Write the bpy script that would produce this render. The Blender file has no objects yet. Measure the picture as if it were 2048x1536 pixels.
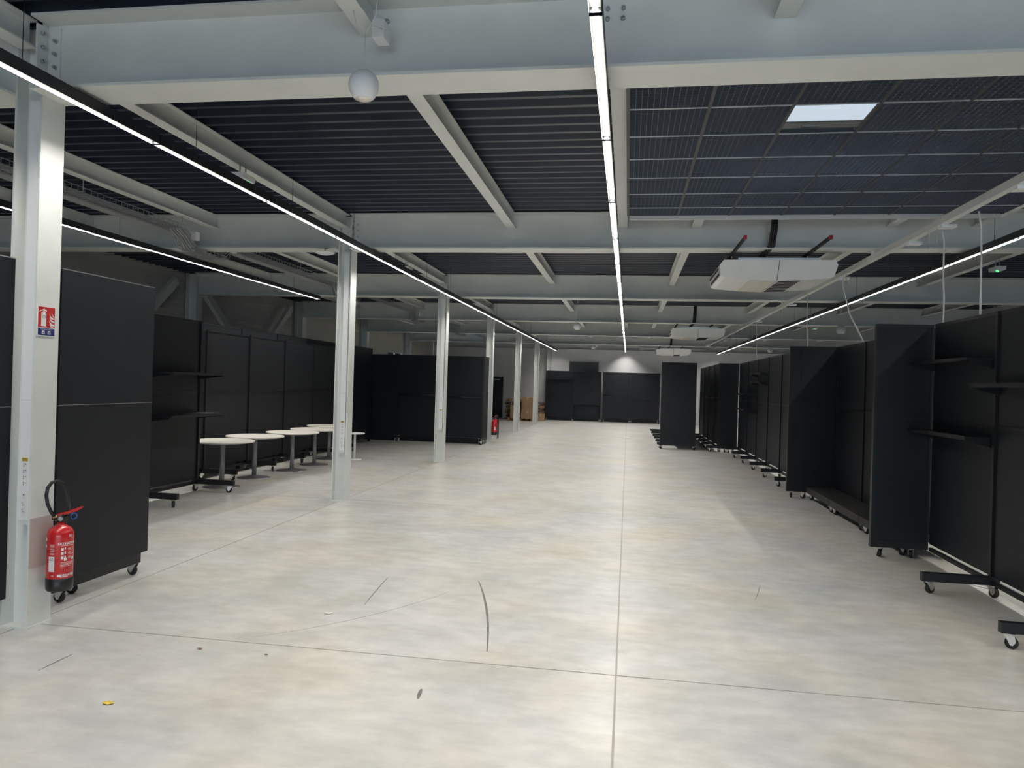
import bpy, math, random
from mathutils import Vector, Matrix
random.seed(7)
PI = math.pi
SC = bpy.context.scene
COL = SC.collection

# ------------------------------------------------------------------ camera
cam_d = bpy.data.cameras.new('camera')
cam_d.sensor_fit = 'HORIZONTAL'; cam_d.sensor_width = 36.0
cam_d.lens = 1480.0 / 2048.0 * 36.0
cam_d.clip_start = 0.05; cam_d.clip_end = 200
cam = bpy.data.objects.new('camera', cam_d); COL.objects.link(cam)
yaw, pitch, roll = 0.15546974, 0.00039484, 0.02967955
fwd = Vector((-math.sin(yaw) * math.cos(pitch), math.cos(yaw) * math.cos(pitch), math.sin(pitch)))
r0 = Vector((math.cos(yaw), math.sin(yaw), 0)); u0 = r0.cross(fwd)
rr = math.cos(roll) * r0 + math.sin(roll) * u0
uu = -math.sin(roll) * r0 + math.cos(roll) * u0
m = Matrix.Identity(4)
for i in range(3):
    m[i][0] = rr[i]; m[i][1] = uu[i]; m[i][2] = -fwd[i]
m[0][3], m[1][3], m[2][3] = 0, 0, 1.7
cam.matrix_world = m
SC.camera = cam

# ------------------------------------------------------------------ sky, exposure
w = bpy.data.worlds.new('sky'); SC.world = w; w.use_nodes = True
bg = w.node_tree.nodes['Background']
bg.inputs[0].default_value = (0.74, 0.86, 1.0, 1); bg.inputs[1].default_value = 5.0
SC.view_settings.view_transform = 'Standard'
SC.view_settings.look = 'None'
SC.view_settings.gamma = 1.0
SC.view_settings.use_curve_mapping = False
SC.view_settings.exposure = 0.0
SC.cycles.max_bounces = 6; SC.cycles.diffuse_bounces = 4; SC.cycles.glossy_bounces = 2; SC.cycles.transmission_bounces = 3; SC.cycles.transparent_max_bounces = 6
LAMP_W = 26.5           # watts of each 1.7 m linear luminaire's downward lens
LAMP_RGB = (1.0, 0.965, 0.90)
GLOW = 6.0              # radiance of the luminaires' visible lens

# ------------------------------------------------------------------ materials
MAT = {}
def material(name, rgb, rough=0.5, metal=0.0, vary=0.0, scale=8.0, bump=0.0, bscale=60.0, spec=0.5, emit=None, estr=0.0, coat=0.0):
    mt = bpy.data.materials.new(name); mt.use_nodes = True
    nt = mt.node_tree; b = nt.nodes['Principled BSDF']
    b.inputs['Base Color'].default_value = (*rgb, 1)
    b.inputs['Roughness'].default_value = rough
    b.inputs['Metallic'].default_value = metal
    b.inputs['Specular IOR Level'].default_value = spec
    b.inputs['Coat Weight'].default_value = coat
    if emit:
        b.inputs['Emission Color'].default_value = (*emit, 1); b.inputs['Emission Strength'].default_value = estr
    geo = nt.nodes.new('ShaderNodeNewGeometry')
    if vary > 0:
        n = nt.nodes.new('ShaderNodeTexNoise'); n.inputs['Scale'].default_value = scale; n.inputs['Detail'].default_value = 4
        nt.links.new(geo.outputs['Position'], n.inputs['Vector'])
        r = nt.nodes.new('ShaderNodeValToRGB')
        r.color_ramp.elements[0].position = 0.3; r.color_ramp.elements[1].position = 0.7
        r.color_ramp.elements[0].color = (*[c * (1 - vary) for c in rgb], 1)
        r.color_ramp.elements[1].color = (*[min(1, c * (1 + vary)) for c in rgb], 1)
        nt.links.new(n.outputs['Fac'], r.inputs['Fac']); nt.links.new(r.outputs['Color'], b.inputs['Base Color'])
    if bump > 0:
        n2 = nt.nodes.new('ShaderNodeTexNoise'); n2.inputs['Scale'].default_value = bscale; n2.inputs['Detail'].default_value = 3
        nt.links.new(geo.outputs['Position'], n2.inputs['Vector'])
        bp = nt.nodes.new('ShaderNodeBump'); bp.inputs['Strength'].default_value = bump; bp.inputs['Distance'].default_value = 0.004
        nt.links.new(n2.outputs['Fac'], bp.inputs['Height']); nt.links.new(bp.outputs['Normal'], b.inputs['Normal'])
    MAT[name] = mt
    return mt

material('steel_paint', (0.71, 0.73, 0.705), 0.45, vary=0.04, scale=3, bump=0.08, bscale=90)
material('steel_edge', (0.71, 0.73, 0.705), 0.5)
material('zinc', (0.55, 0.57, 0.58), 0.35, 0.9)
material('chrome', (0.75, 0.75, 0.74), 0.18, 1.0)
material('rubber', (0.012, 0.012, 0.013), 0.6)
material('black_panel', (0.0082, 0.0102, 0.0148), 0.5, vary=0.12, scale=2.0, bump=0.05, bscale=200, spec=0.35)
material('black_frame', (0.0065, 0.0078, 0.0105), 0.42, spec=0.4)
material('plinth_board', (0.022, 0.021, 0.021), 0.55, vary=0.25, scale=6)
material('deck', (0.016, 0.026, 0.045), 0.34, vary=0.15, scale=3, bump=0.25, bscale=45, spec=0.5)
material('louvre', (0.115, 0.138, 0.18), 0.45, spec=0.4)
material('runner', (0.06, 0.062, 0.066), 0.5)
material('cross_runner', (0.50, 0.56, 0.60), 0.35, 0.2)
material('white_paint', (0.70, 0.71, 0.70), 0.4)
material('white_plastic', (0.83, 0.84, 0.85), 0.38)
material('ac_white', (0.80, 0.81, 0.80), 0.45, vary=0.03, scale=4)
material('ac_cream', (0.70, 0.67, 0.60), 0.5)
material('dark_gap', (0.012, 0.012, 0.012), 0.7)
material('grey_plastic', (0.30, 0.31, 0.31), 0.5)
material('lamp_black', (0.012, 0.013, 0.016), 0.45)
material('lamp_white', (0.82, 0.82, 0.80), 0.6)
material('lens', (0.8, 0.8, 0.78), 0.4, emit=(1.0, 0.985, 0.95), estr=GLOW)
material('led_green', (0.02, 0.3, 0.08), 0.4, emit=(0.1, 1.0, 0.3), estr=1.6)
material('plaster', (0.62, 0.62, 0.635), 0.8, vary=0.03, scale=1.2, bump=0.05)
material('cladding', (0.60, 0.585, 0.54), 0.5, vary=0.05, scale=2)
material('door_black', (0.012, 0.014, 0.018), 0.5)
material('recess_grey', (0.085, 0.09, 0.105), 0.6)
material('table_white', (0.80, 0.765, 0.70), 0.35, vary=0.02, scale=12)
material('table_grey', (0.30, 0.31, 0.33), 0.35, 0.7)
material('table_base', (0.33, 0.335, 0.35), 0.3, 0.8)
material('ext_red', (0.52, 0.012, 0.016), 0.22, coat=0.4)
material('ext_black', (0.012, 0.012, 0.013), 0.35)
material('print_white', (0.80, 0.78, 0.78), 0.5)
material('print_red', (0.50, 0.018, 0.02), 0.5)
material('print_blue', (0.012, 0.022, 0.16), 0.5)
material('print_black', (0.012, 0.012, 0.012), 0.5)
material('pin_blue', (0.02, 0.10, 0.45), 0.4)
material('plate_beige', (0.50, 0.44, 0.41), 0.55)
material('yellow', (0.62, 0.45, 0.05), 0.5)
material('red_cap', (0.45, 0.015, 0.03), 0.5)
material('tape_tan', (0.48, 0.36, 0.16), 0.6)
material('tape_white', (0.62, 0.58, 0.52), 0.6)
material('cardboard', (0.33, 0.215, 0.115), 0.75, vary=0.08, scale=5)
material('wood', (0.36, 0.22, 0.11), 0.75, vary=0.2, scale=9)
material('wood_grey', (0.13, 0.095, 0.065), 0.8, vary=0.3, scale=9)
material('scuff', (0.13, 0.125, 0.12), 0.55)
material('paper', (0.70, 0.69, 0.66), 0.7)
material('leaf_brown', (0.20, 0.13, 0.09), 0.8)
material('cord_white', (0.68, 0.68, 0.66), 0.5)
material('joint', (0.34, 0.32, 0.29), 0.8)

def glass_mat():
    mt = bpy.data.materials.new('glass'); mt.use_nodes = True; nt = mt.node_tree
    b = nt.nodes['Principled BSDF']; nt.nodes.remove(b)
    out = nt.nodes['Material Output']
    t = nt.nodes.new('ShaderNodeBsdfTransparent'); t.inputs[0].default_value = (0.92, 0.95, 0.96, 1)
    g = nt.nodes.new('ShaderNodeBsdfGlossy'); g.inputs['Roughness'].default_value = 0.05
    mx = nt.nodes.new('ShaderNodeMixShader'); fr = nt.nodes.new('ShaderNodeFresnel')
    nt.links.new(fr.outputs[0], mx.inputs[0]); nt.links.new(t.outputs[0], mx.inputs[1]); nt.links.new(g.outputs[0], mx.inputs[2])
    nt.links.new(mx.outputs[0], out.inputs['Surface']); MAT['glass'] = mt
glass_mat()

def opal():
    mt = bpy.data.materials.new('opal'); mt.use_nodes = True; nt = mt.node_tree
    nt.nodes.remove(nt.nodes['Principled BSDF']); out = nt.nodes['Material Output']
    t = nt.nodes.new('ShaderNodeBsdfTranslucent'); t.inputs[0].default_value = (0.40, 0.40, 0.395, 1)
    nt.links.new(t.outputs[0], out.inputs['Surface']); MAT['opal'] = mt
opal()

def concrete():
    mt = bpy.data.materials.new('polished_concrete'); mt.use_nodes = True; nt = mt.node_tree
    b = nt.nodes['Principled BSDF']; N = nt.nodes.new; L = nt.links.new
    geo = N('ShaderNodeNewGeometry')
    mp = N('ShaderNodeMapping'); mp.inputs['Scale'].default_value = (1, 1, 1); L(geo.outputs['Position'], mp.inputs['Vector'])
    def noise(sc, det, rough=0.55, dist=0.0):
        n = N('ShaderNodeTexNoise'); n.inputs['Scale'].default_value = sc; n.inputs['Detail'].default_value = det
        n.inputs['Roughness'].default_value = rough; n.inputs['Distortion'].default_value = dist
        L(mp.outputs['Vector'], n.inputs['Vector']); return n
    def ramp(src, p0, c0, p1, c1):
        r = N('ShaderNodeValToRGB'); r.color_ramp.elements[0].position = p0; r.color_ramp.elements[1].position = p1
        r.color_ramp.elements[0].color = (*c0, 1); r.color_ramp.elements[1].color = (*c1, 1)
        L(src, r.inputs['Fac']); return r
    def mix(mode, fac, a, c):
        x = N('ShaderNodeMix'); x.data_type = 'RGBA'; x.blend_type = mode; x.inputs[0].default_value = fac
        L(a, x.inputs[6]); L(c, x.inputs[7]); return x.outputs[2]
    big = noise(0.55, 5, 0.55, 0.2)
    base = ramp(big.outputs['Fac'], 0.30, (0.525, 0.530, 0.530), 0.70, (0.650, 0.630, 0.592))
    mid = noise(1.7, 4, 0.5, 0.15)
    c1 = mix('MULTIPLY', 0.75, base.outputs['Color'], ramp(mid.outputs['Fac'], 0.31, (0.77, 0.785, 0.80), 0.67, (1.0, 1.0, 1.0)).outputs['Color'])
    warm = noise(0.9, 3, 0.5, 0.2)
    c2 = mix('MULTIPLY', 0.8, c1, ramp(warm.outputs['Fac'], 0.42, (1, 1, 1), 0.68, (1.0, 0.945, 0.82)).outputs['Color'])
    fine = noise(9, 3, 0.6)
    c3 = mix('MULTIPLY', 0.5, c2, ramp(fine.outputs['Fac'], 0.32, (0.84, 0.845, 0.85), 0.68, (1.0, 1.0, 1.0)).outputs['Color'])
    sm = N('ShaderNodeMapping'); sm.inputs['Scale'].default_value = (4.0, 8.0, 1); sm.inputs['Rotation'].default_value = (0, 0, 0.2)
    L(geo.outputs['Position'], sm.inputs['Vector'])
    sn = N('ShaderNodeTexNoise'); sn.inputs['Scale'].default_value = 1.0; sn.inputs['Detail'].default_value = 4; sn.inputs['Roughness'].default_value = 0.55
    L(sm.outputs['Vector'], sn.inputs['Vector'])
    c3 = mix('MULTIPLY', 0.85, c3, ramp(sn.outputs['Fac'], 0.37, (0.82, 0.825, 0.83), 0.63, (1.0, 1.0, 1.0)).outputs['Color'])
    L(c3, b.inputs['Base Color'])
    rg = ramp(mid.outputs['Fac'], 0.3, (0.38, 0.38, 0.38), 0.7, (0.29, 0.29, 0.29))
    L(rg.outputs['Color'], b.inputs['Roughness'])
    b.inputs['Specular IOR Level'].default_value = 0.5
    bp = N('ShaderNodeBump'); bp.inputs['Strength'].default_value = 0.10; bp.inputs['Distance'].default_value = 0.004
    L(noise(7, 4).outputs['Fac'], bp.inputs['Height']); L(bp.outputs['Normal'], b.inputs['Normal'])
    MAT['concrete'] = mt
concrete()

# ------------------------------------------------------------------ mesh helpers
class MB:
    def __init__(s): s.v = []; s.f = []; s.mi = []; s.sm = []
    def face(s, idx, mi=0, smooth=False): s.f.append(idx); s.mi.append(mi); s.sm.append(smooth)
    def box(s, x0, x1, y0, y1, z0, z1, mi=0, M=None):
        n = len(s.v)
        P = [(x0, y0, z0), (x1, y0, z0), (x1, y1, z0), (x0, y1, z0), (x0, y0, z1), (x1, y0, z1), (x1, y1, z1), (x0, y1, z1)]
        s.v += [tuple(M @ Vector(p)) for p in P] if M else P
        for q in ((0, 3, 2, 1), (4, 5, 6, 7), (0, 1, 5, 4), (1, 2, 6, 5), (2, 3, 7, 6), (3, 0, 4, 7)):
            s.face([n + i for i in q], mi)
        return s
    def bar(s, a, b, wd, ht, mi=0, up=(0, 0, 1)):
        a, b = Vector(a), Vector(b); d = (b - a).normalized(); up = Vector(up)
        if abs(d.dot(up)) > 0.98: up = Vector((1, 0, 0))
        r = d.cross(up).normalized(); u = r.cross(d); n = len(s.v)
        for p in (a, b):
            for i, j in ((-1, -1), (1, -1), (1, 1), (-1, 1)):
                s.v.append(tuple(p + r * (i * wd / 2) + u * (j * ht / 2)))
        for q in ((3, 2, 1, 0), (4, 5, 6, 7), (0, 1, 5, 4), (1, 2, 6, 5), (2, 3, 7, 6), (3, 0, 4, 7)):
            s.face([n + i for i in q], mi)
        return s
    def tube(s, pts, r, seg=8, mi=0, cap=True):
        pts = [Vector(p) for p in pts]; n0 = len(s.v); ref = None
        for k, p in enumerate(pts):
            d = (pts[min(k + 1, len(pts) - 1)] - pts[max(k - 1, 0)]).normalized()
            if ref is None: ref = Vector((0, 0, 1)) if abs(d.z) < 0.9 else Vector((1, 0, 0))
            a = (ref - d * ref.dot(d)).normalized(); ref = a; b = d.cross(a)
            rad = r[k] if isinstance(r, (list, tuple)) else r
            for i in range(seg):
                t = 2 * PI * i / seg; s.v.append(tuple(p + a * (rad * math.cos(t)) + b * (rad * math.sin(t))))
        for k in range(len(pts) - 1):
            for i in range(seg):
                j = (i + 1) % seg; q = n0 + k * seg
                s.face([q + i, q + j, q + seg + j, q + seg + i], mi, True)
        if cap:
            s.face([n0 + i for i in reversed(range(seg))], mi); e = n0 + (len(pts) - 1) * seg
            s.face([e + i for i in range(seg)], mi)
        return s
    def lathe(s, prof, c=(0, 0, 0), seg=32, mi=0, mis=None):
        n0 = len(s.v)
        for (r, z) in prof:
            for i in range(seg):
                t = 2 * PI * i / seg; s.v.append((c[0] + r * math.cos(t), c[1] + r * math.sin(t), c[2] + z))
        for k in range(len(prof) - 1):
            for i in range(seg):
                j = (i + 1) % seg; q = n0 + k * seg
                s.face([q + i, q + j, q + seg + j, q + seg + i], mis[k] if mis else mi, True)
        s.face([n0 + i for i in reversed(range(seg))], mis[0] if mis else mi)
        e = n0 + (len(prof) - 1) * seg; s.face([e + i for i in range(seg)], mis[-1] if mis else mi)
        return s
    def prism(s, poly, axis, a0, a1, mi=0):
        """poly: 2D points; extruded along axis x / y / z from a0 to a1"""
        n = len(s.v); k = len(poly)
        def P(p, a): return {'x': (a, p[0], p[1]), 'y': (p[0], a, p[1]), 'z': (p[0], p[1], a)}[axis]
        s.v += [P(p, a0) for p in poly] + [P(p, a1) for p in poly]
        s.face([n + i for i in range(k)], mi); s.face([n + k + i for i in reversed(range(k))], mi)
        for i in range(k):
            j = (i + 1) % k; s.face([n + i, n + k + i, n + k + j, n + j], mi)
        return s
    def data(s, name, mats):
        me = bpy.data.meshes.new(name); me.from_pydata(s.v, [], s.f)
        for q in ([mats] if isinstance(mats, str) else mats): me.materials.append(MAT[q])
        me.polygons.foreach_set('material_index', s.mi); me.polygons.foreach_set('use_smooth', s.sm)
        me.validate(); me.update()
        import bmesh
        bm = bmesh.new(); bm.from_mesh(me); bmesh.ops.recalc_face_normals(bm, faces=bm.faces); bm.to_mesh(me); bm.free()
        return me

def link(name, me, parent=None, loc=(0, 0, 0), rz=0.0):
    o = bpy.data.objects.new(name, me); COL.objects.link(o)
    o.location = loc; o.rotation_euler = (0, 0, rz)
    if parent: o.parent = parent
    return o
def obj(name, mb, mats, parent=None, loc=(0, 0, 0), rz=0.0, smooth=False):
    return link(name, mb.data(name, mats), parent, loc, rz)
def tag(o, label, cat, group=None):
    o['label'] = label; o['category'] = cat
    if group: o['group'] = group
    return o
def thing(name, label, cat, loc=(0, 0, 0), rz=0.0, group=None):
    return tag(link(name, None, None, loc, rz), label, cat, group)
def struct(o, label=None, cat=None):
    o['kind'] = 'structure'
    if label: o['label'] = label; o['category'] = cat
    return o
def bx(*a): return MB().box(*a)
def text_mesh(txt, size, bold=0.0):
    c = bpy.data.curves.new('t', 'FONT'); c.body = txt; c.size = size; c.align_x = 'CENTER'; c.align_y = 'CENTER'; c.offset = bold
    c.resolution_u = 2
    t = bpy.data.objects.new('t', c); COL.objects.link(t)
    dg = bpy.context.evaluated_depsgraph_get(); me = bpy.data.meshes.new_from_object(t.evaluated_get(dg))
    V = [tuple(v.co) for v in me.vertices]; F = [list(p.vertices) for p in me.polygons]
    bpy.data.objects.remove(t); bpy.data.curves.remove(c); bpy.data.meshes.remove(me)
    return V, F
ORD = ['first', 'second', 'third', 'fourth', 'fifth', 'sixth', 'seventh', 'eighth', 'ninth', 'tenth']

# ------------------------------------------------------------------ the setting
XL, XR, YF, YB, ZD = -9.9, 9.0, -8.0, 36.8, 3.985
FR = [4.36 + 5.5 * k for k in range(6)]          # frame lines (main beams, columns)
XC = -3.94                                       # column row

floor = struct(obj('floor', bx(XL - .1, XR + .1, YF - .1, YB + .1, -0.25, -0.0045), 'joint'), 'polished grey concrete floor with saw-cut joints', 'floor')
jx = [XL, -3.93, -0.02, 3.9, XR]; jy = [YF, -1.1, 4.42, 10.0, 15.4, 20.9, 26.4, 31.9, YB]
for i in range(4):
    for j in range(8):
        g = 0.006
        obj('slab', bx(jx[i] + g, jx[i + 1] - g, jy[j] + g, jy[j + 1] - g, -0.12, 0.0), 'concrete', floor)

def deck(x0, x1, y0, y1):
    pitch = 0.207; prof = []; y = y0
    while y < y1 - 1e-6:
        for dy, z in ((0, 0), (.045, 0), (.07, .058), (.182, .058)):
            if y + dy <= y1: prof.append((y + dy, ZD + z))
        y += pitch
    prof.append((y1, prof[-1][1]))
    b = MB(); n = len(prof)
    for x in (x0, x1): b.v += [(x, p[0], p[1]) for p in prof]
    for i in range(n - 1): b.face([i, i + 1, n + i + 1, n + i], 0)
    top = ZD + .09
    b.box(x0, x1, y0, y1, top, top + .12)
    return struct(obj('ceiling', b, 'deck'), 'black ribbed steel deck ceiling', 'ceiling')
deck(XL, XR, YF, FR[0]); deck(XL, -0.126, FR[0], FR[1]); deck(4.1, XR, FR[0], FR[1])
deck(-0.126, 4.1, 9.15, FR[1]); deck(XL, XR, FR[1], YB)

struct(obj('wall_back', bx(XL, XR, YB, YB + .2, 0, 4.3), 'plaster'), 'pale grey back wall beyond the black panels', 'wall')
struct(obj('wall_right', bx(XR, XR + .2, YF, YB, 0, 4.3), 'plaster'), 'plain pale wall on the right', 'wall')
# left wall: horizontal ribbed cladding with two window openings
wins = [(25.3, 26.95, 1.5, 2.84), (29.6, 31.6, 1.5, 2.95)]
def cladding(y0, y1, z0, z1):
    b = MB(); z = z0
    while z < z1 - 1e-4:
        zt = min(z + .12, z1)
        b.box(XL - .12, XL, y0, y1, z, zt - .012 if zt - z > .03 else zt); b.box(XL - .12, XL - .008, y0, y1, max(z, zt - .012), zt)
        z = zt
    return b
wl = cladding(YF, wins[0][0], 0, 4.3)
def merge(a, b):
    n = len(a.v); a.v += b.v; a.f += [[i + n for i in f] for f in b.f]; a.mi += b.mi; a.sm += b.sm
merge(wl, cladding(wins[0][1], wins[1][0], 0, 4.3)); merge(wl, cladding(wins[1][1], YB, 0, 4.3))
for (a, b_, z0, z1) in wins:
    merge(wl, cladding(a, b_, 0, z0)); merge(wl, cladding(a, b_, z1, 4.3))
struct(obj('wall_left', wl, 'cladding'), 'grey ribbed metal cladding wall on the left', 'wall')
for k, (a, b_, z0, z1) in enumerate(wins):
    wn = struct(link('window_%d' % (k + 1), None, None, (XL - .06, 0, 0)), 'white framed window high on the left wall, %s one' % ('nearer' if k == 0 else 'farther'), 'window')
    f = MB(); t = .05
    f.box(-.04, .05, a, b_, z0, z0 + t).box(-.04, .05, a, b_, z1 - t, z1).box(-.04, .05, a, a + t, z0 + t, z1 - t).box(-.04, .05, b_ - t, b_, z0 + t, z1 - t)
    f.box(-.03, .04, (a + b_) / 2 - .025, (a + b_) / 2 + .025, z0 + t, z1 - t)
    obj('window_frame', f, 'white_paint', wn)
    obj('pane', bx(-.004, .004, a + t, (a + b_) / 2 - .025, z0 + t, z1 - t), 'glass', wn)
    obj('pane', bx(-.004, .004, (a + b_) / 2 + .025, b_ - t, z0 + t, z1 - t), 'glass', wn)
# wall behind the camera with a wide shop window
wf = MB(); fx0, fx1, fz0, fz1 = -3.4, 7.4, 0.35, 3.3
wf.box(XL, fx0, YF - .2, YF, 0, 4.3).box(fx1, XR, YF - .2, YF, 0, 4.3).box(fx0, fx1, YF - .2, YF, 0, fz0).box(fx0, fx1, YF - .2, YF, fz1, 4.3)
struct(obj('wall_front', wf, 'plaster'), 'pale wall behind the viewer with a wide window', 'wall')
wn = struct(link('window_3', None, None, (0, YF - .1, 0)), 'wide shop window behind the viewer', 'window')
f = MB()
for i in range(7):
    x = fx0 + (fx1 - fx0) * i / 6; f.box(x - .03, x + .03, -.04, .04, fz0, fz1)
f.box(fx0, fx1, -.04, .04, fz0, fz0 + .05).box(fx0, fx1, -.04, .04, fz1 - .05, fz1)
obj('window_frame', f, 'grey_plastic', wn)
for i in range(6):
    x = fx0 + (fx1 - fx0) * i / 6; obj('pane', bx(x + .03, x + (fx1 - fx0) / 6 - .03, -.004, .004, fz0 + .05, fz1 - .05), 'glass', wn)
pl = bpy.data.lights.new('window_portal', 'AREA'); pl.shape = 'RECTANGLE'; pl.size = fx1 - fx0; pl.size_y = fz1 - fz0; pl.cycles.is_portal = True
po = link('window_portal', pl, None, ((fx0 + fx1) / 2, YF - .22, (fz0 + fz1) / 2)); po.rotation_euler = (PI / 2, 0, 0)

# door and wall recess at the back
dr = struct(link('door_1', None, None, (-6.72, YB, 0)), 'black door in the pale back wall', 'door')
obj('door_leaf', bx(-.42, .44, -.05, -.005, 0, 2.0), 'door_black', dr)
fr = MB(); fr.box(-.48, -.42, -.06, 0, 0, 2.06).box(.44, .50, -.06, 0, 0, 2.06).box(-.42, .44, -.06, 0, 2.0, 2.06)
obj('door_frame', fr, 'black_frame', dr)
obj('door_closer', bx(.05, .32, -.11, -.05, 1.9, 1.95), 'zinc', dr)
obj('door_handle', MB().tube([(.36, -.05, 1.03), (.36, -.10, 1.03), (.26, -.10, 1.03)], .01, 6), 'zinc', dr)
sh = thing('roller_shutter', 'dark grey closed hatch in the back wall above the black panels', 'hatch', (-2.18, YB, 0))
obj('shutter_curtain', bx(-.70, .70, -.03, 0, 1.4, 2.90), 'recess_grey', sh)
fr = MB(); fr.box(-.74, -.70, -.05, 0, 1.4, 2.94).box(.70, .74, -.05, 0, 1.4, 2.94).box(-.70, .70, -.05, 0, 2.90, 2.94)
obj('shutter_frame', fr, 'grey_plastic', sh)

# ------------------------------------------------------------------ steelwork
def steel_column(x, y, ztop, label, group, name='steel_column', hx=.10, hy=.10):
    t = thing(name, label, 'column', (x, y, 0), 0, group)
    obj('flange', bx(hx - .014, hx, -hy, hy, 0.012, ztop), 'steel_paint', t)
    obj('flange', bx(-hx, -hx + .014, -hy, hy, 0.012, ztop), 'steel_paint', t)
    obj('web', bx(-hx + .014, hx - .014, -.005, .005, 0.012, ztop), 'steel_paint', t)
    obj('base_plate', bx(-hx - .005, hx + .005, -hy - .005, hy + .005, 0, .012), 'steel_edge', t)
    return t
for k, y in enumerate(FR):
    steel_column(XC, y + .04, ZD - .003, 'pale grey steel column between the aisle and the hall, %s from the viewer' % ORD[k], 'column row along the hall')
steel_column(XC + .03, YB - .11, ZD - .003, 'pale steel column standing against the back wall', 'column row along the hall')
for k in range(1, 6):
    steel_column(XL + .16, FR[k] + .04, ZD - .003, 'grey steel column against the left cladding wall, %s from the viewer' % ORD[k - 1], 'columns on the left wall', 'wall_side_column', .13, .12)

def girder(x0, x1, y, label, group, plates=True, bolts=False):
    t = thing('main_beam', label, 'beam', ((x0 + x1) / 2, y - .02, 3.5), 0, group); h = (x1 - x0) / 2
    obj('flange', bx(-h, h, -.155, .155, 0, .019), 'steel_paint', t)
    obj('flange', bx(-h, h, -.155, .155, .465, .482), 'steel_paint', t)
    obj('web', bx(-h, h, -.006, .006, .019, .465), 'steel_paint', t)
    return t, h
def bolt(parent, x, y, z, axis):
    b = MB(); d = {'y': (0, -1, 0), 'x': (1, 0, 0)}[axis]; p = Vector((x, y, z)); q = p + Vector(d) * .016
    b.tube([p, q], .014, 6); b.tube([q, q + Vector(d) * .012], .008, 6)
    obj('bolt', b, 'zinc', parent)
for k, y in enumerate(FR):
    t, h = girder(XC + .102, XR - .01, y, 'deep pale steel beam across the hall, %s from the viewer' % ORD[k], 'main beams over the hall')
    # angle cleat with bolts at the column end
    ep = obj('connection_cleat', MB().box(-h, -h + .012, -.11, -.0065, .05, .44).box(-h, -h + .10, -.018, -.0065, .03, .445), 'steel_paint', t)
    if k < 2:
        for q in range(4):
            bolt(ep, -h + .07, -.018, .10 + q * .085, 'y')
        for q in range(4):
            bolt(ep, -h + .012, -.07, .12 + q * .09, 'x')
    if k == 0:
        for bx_, bz in ((-.20, .42), (-.11, .42), (-.20, .36), (-.11, .36)):
            bolt(t, bx_ + .02 - (XC + .102 + XR - .01) / 2, -.006, bz - .02, 'y')
    girder(XL + .30, XC - .102, y, 'deep pale steel beam over the left aisle, %s from the viewer' % ORD[k], 'main beams over the left aisle')
girder(XL + .30, XC - .11, YB - .16, 'deep pale steel beam against the back wall left of the columns', 'main beams at the back wall')
girder(XC + .20, XR - .01, YB - .16, 'deep pale steel beam against the back wall over the hall', 'main beams at the back wall')

def joist(x, y0, y1, label, zb=3.80, wd=.12):
    t = thing('secondary_beam', label, 'beam', (x, (y0 + y1) / 2, zb), 0, 'slim joists between the main beams'); h = (y1 - y0) / 2; ht = 3.982 - zb
    obj('flange', bx(-wd / 2, wd / 2, -h, h, 0, .010), 'steel_paint', t)
    obj('flange', bx(-wd / 2, wd / 2, -h, h, ht - .010, ht), 'steel_paint', t)
    obj('web', bx(-.004, .004, -h, h, .010, ht - .010), 'steel_paint', t)
    return t
lanes = [(-7.87, 'left aisle joist nearest the cladding wall'), (-5.9, 'left aisle joist beside the cable tray'), (XC, 'joist on the line of the columns'),
         (-1.61, 'hall joist left of the middle light line'), (0.81, 'hall joist right of the middle light line'), (3.17, 'hall joist above the white cable rail'),
         (5.5, 'hall joist behind the right light line'), (7.6, 'joist nearest the right wall')]
BAY = ['above the viewer', 'between first and second main beams', 'between second and third main beams', 'between third and fourth main beams',
       'between fourth and fifth main beams', 'between fifth and sixth main beams', 'between last main beam and back wall']
edges = [FR[0] - 5.5] + FR + [YB - .16]
for b_ in range(7):
    for x, nm in lanes:
        y0, y1 = edges[b_] - .008, edges[b_ + 1] - .032
        if abs(x - XC) < .01: y0 += .15; y1 -= .04
        joist(x, y0 + .002, y1 - .002, nm + ' ' + BAY[b_])
joist(-0.126, FR[0] - .006, FR[1] - .034, 'trimmer joist along the left edge of the black grid ceiling')
joist(4.16, FR[0] - .006, FR[1] - .034, 'trimmer joist along the right edge of the black grid ceiling')
joist(-0.126, FR[3] - .006, FR[4] - .034, 'short trimmer joist beside the middle light between fourth and fifth main beams')

# cross bracing on the left wall
def brace(a, b, label):
    t = thing('wall_brace', label, 'brace', a, 0, 'cross braces on the left wall'); d = Vector(b) - Vector(a)
    obj('brace_bar', MB().bar((0, 0, 0), d, .10, .17), 'steel_paint', t)
    e = d.normalized(); obj('gusset', MB().bar(-e * .02, e * .30, .014, .26), 'steel_paint', t)
xb = XL + .22
brace((xb, FR[3] - .75, 3.72), (xb, FR[2] + .4, .05), 'diagonal steel brace on the left wall above the tabled row, falling leftwards')
brace((xb + .13, FR[2] + .12, 3.60), (xb + .13, FR[3] - .5, .05), 'diagonal steel brace on the left wall above the tabled row, falling rightwards')
brace((xb, FR[2] - .75, 3.72), (xb, FR[1] + .5, .05), 'diagonal steel brace on the left wall just above the tall near panel')

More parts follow.
